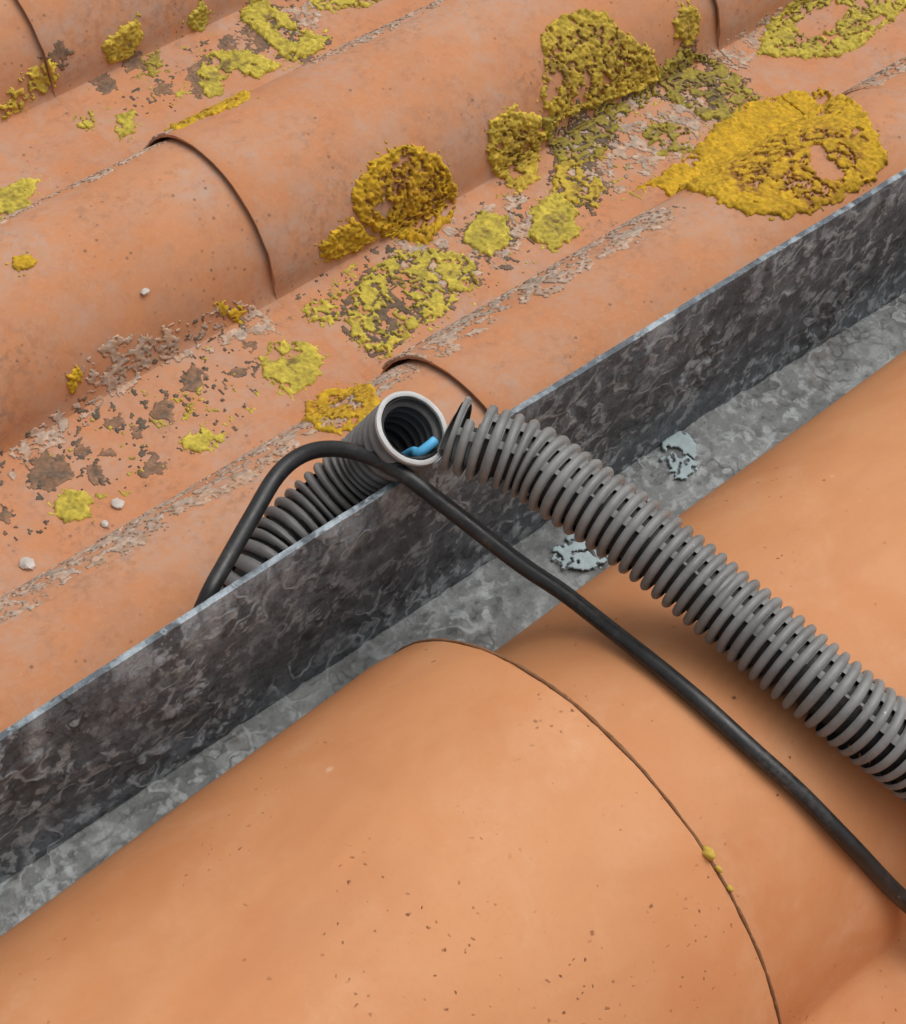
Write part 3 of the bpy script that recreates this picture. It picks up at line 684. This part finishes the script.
SPOT = dict(b2='dark scab above the tiny lime bits at the top left', b3='dark slanting scab left of the lime arc', b4='dark long scab against the left side of the lime arc',
            b5='dark round spot midway between neat lime disc and bright lime patch', b6='dark square spot at the foot of the left roll flank', b7='dark spot just left of the bright lime patch',
            b8='broad dark blotch just above the neat lime disc', b9='dark spot at the upper right of the neat lime disc', b10='small dark spot among three above the neat lime disc, rightmost',
            b11='dark ragged spot near the grey edge right of the neat lime disc', b12='dark spot cut by the left border above the grey edge', b13='dark spot above the bright lime patch near the middle joint',
            b14='dark spot left of the round spot on the left pan', b15='dark spot on the top left joint line', b16='dark spot under the mustard tuft at the top left',
            b17='dark small spot topmost above the neat lime disc', b18='dark small spot below the round spot on the left pan', b19='dark spot between two lime discs on the middle pan',
            b20='dark sliver left of the bright lime patch')
for i, k_ in enumerate([k for k in OUT if k.startswith('D_')]):
    o = growth('dark_spot', OUT[k_], 'spot', 911+i*5, DARK, res=1.5)
    if k_ == 'D_big': tag(o, 'largest dark brown scab beside the lime arc at the top left', 'lichen', 'dark scabs')
    else: tag(o, SPOT[k_[2:]], 'lichen', 'small dark spots on the upper pans')

def swell(poly, g):
    cx, cy = np.mean(poly, 0); return [(x+g*(x-cx)/max(1, math.hypot(x-cx, y-cy)), y+g*(y-cy)/max(1, math.hypot(x-cx, y-cy))) for x, y in poly]
for i, (k_, g, lab) in enumerate((('stalk', 12, 'dark grime around the crumbling lichen above the lime disc'), ('dull_mid', 6, 'dark grime under the olive lichen at the foot of the biggest clump'),
                                  ('dull_right', 8, 'dark grime among the straggling olive lichen near the upper tile joint'), ('bright_mid', 7, 'dark grime among the straggling lime lichen below the golden rosette'),
                                  ('disc_mid', 14, 'dark grime round the lone lime disc on the pan'), ('top_big', 10, 'dark grime round the lime streak at the top left'))):
    o = growth('grime', swell(OUT['L_'+k_], g), 'crust', 1501+i*11, ((0.2, 0.12, 0.075), (0.13, 0.09, 0.06), (0.1, 0.075, 0.05)), cell=7, res=1.7)
    tag(o, lab, 'grime', 'dark grime between the lichens')

CHAR = ((0.19, 0.13, 0.09), (0.12, 0.09, 0.065), (0.1, 0.085, 0.07))
for i, (poly, th_, pal, nm, lab) in enumerate((
        ([(-400, -170), (-60, -200), (-30, -120), (-150, -40), (-400, -60)], 0.645, CHAR, 'dark_speckling', 'fine dark speckling scattered over the left pan'),
        ([(60, -700), (340, -690), (330, -590), (40, -600)], 0.645, CHAR, 'dark_speckling', 'fine dark speckling scattered over the top left pan'),
        ([(20, -170), (330, -160), (380, -50), (30, -30)], 0.635, CHAR, 'dark_speckling', 'fine dark speckling scattered over the middle pan'),
        ([(-330, -150), (-80, -170), (-60, -60), (-300, -50)], 0.69, LIME, 'lichen_speckling', 'tiny yellow lichen flecks scattered over the left pan'),
        ([(30, -710), (340, -690), (330, -590), (20, -600)], 0.68, LIME, 'lichen_speckling', 'tiny yellow lichen flecks scattered over the top left pan'),
        ([(30, -160), (600, -150), (580, -40), (40, -30)], 0.685, LIME, 'lichen_speckling', 'tiny yellow lichen flecks scattered over the middle pan'))):
    o = growth(nm, poly, 'speck', 2101+i*13, pal, cell=th_, res=1.7)
    tag(o, lab, 'speckling' if pal is CHAR else 'lichen', None, 'stuff')

# ------------------------------------------------------------------ grit and splashes
def pebble(p, r, seed, label):
    bm = bmesh.new(); bmesh.ops.create_icosphere(bm, subdivisions=2, radius=1)
    rs = np.random.RandomState(seed); sx = rs.uniform(0.8, 1.3, 3)
    for v in bm.verts: v.co = Vector((v.co.x*sx[0], v.co.y*sx[1], v.co.z*0.6))*(r*S*(0.85+0.3*rs.rand()))
    me = bpy.data.meshes.new('pebble'); bm.to_mesh(me); bm.free(); me.materials.append(M['pebble'])
    o = bpy.data.objects.new('pebble', me); COL.objects.link(o); o.location = [S*c for c in p]
    tag(o, label, 'pebble', 'white grit on the upper tiles')
for (k_, r, lab) in (('peb1', 4.5, 'pale grit grain alone on the left tile roll'), ('peb2', 7, 'white grit grain near the grey edge at the far left'),
                     ('peb3', 6, 'white grit grain right of the neat lime disc'), ('peb4', 4, 'smallest white grit grain just under the neat lime disc')):
    x, s = PEB[k_]; pebble(surf(np.float64(x), np.float64(s), 1.5), r, int(abs(r*7+x)), lab)

def flange_surf(x, y, h): return np.stack([x, y, zbase(x)+4.0+h], -1)
for i, (poly, lab) in enumerate((([(-46, -186), (-34, -162), (-10, -164), (16, -176), (22, -198), (0, -212), (-28, -206)], 'pale blue deposit on the flange between black cable and grey conduit'),
                                 ([(114, -174), (134, -146), (160, -137), (180, -142), (166, -166), (144, -190), (122, -194)], 'pale blue deposit on the flange right of the grey conduit'))):
    o = growth('deposit', poly, 'flat', 1301+i*9, GREY, cell=9, surf=flange_surf, mat='splash', res=1.5)
    tag(o, lab, 'deposit', 'pale blue deposits on the metal flange')

def crumb(p, r, seed, label):
    n = 14; V = []; rs = np.random.RandomState(seed)
    bm = bmesh.new(); bmesh.ops.create_icosphere(bm, subdivisions=3, radius=1)
    for v in bm.verts:
        c = v.co; f = 0.7+0.6*float(fbm(np.float64(c.x*2.2+seed), np.float64(c.y*2.2+c.z*1.7), seed, 3))
        v.co = Vector((c.x*0.8, c.y*1.3, c.z*0.8))*(r*S*f)
    for f_ in bm.faces: f_.smooth = True
    me = bpy.data.meshes.new('lichen_crumb'); bm.to_mesh(me); bm.free(); me.materials.append(M['lichen'])
    at = me.color_attributes.new('tint', 'FLOAT_COLOR', 'POINT')
    for d in at.data: d.color = (0.55, 0.38, 0.06, 1)
    o = bpy.data.objects.new('lichen_crumb', me); COL.objects.link(o); o.location = [S*c for c in p]
    tag(o, label, 'lichen', 'golden crumbs on the barrel tile joint')
for a_, r, lab in ((1.105, 5.0, 'golden lichen crumb stuck on the joint of the barrel tiles'), (1.05, 2.6, 'smaller golden crumb on the barrel tile joint just below the largest'), (0.985, 2.4, 'smallest golden crumb lowest on the barrel tile joint')):
    crumb((XL+3, -419-250*math.cos(a_), 10+1.1*250*math.sin(a_)), r, int(r*10), lab)
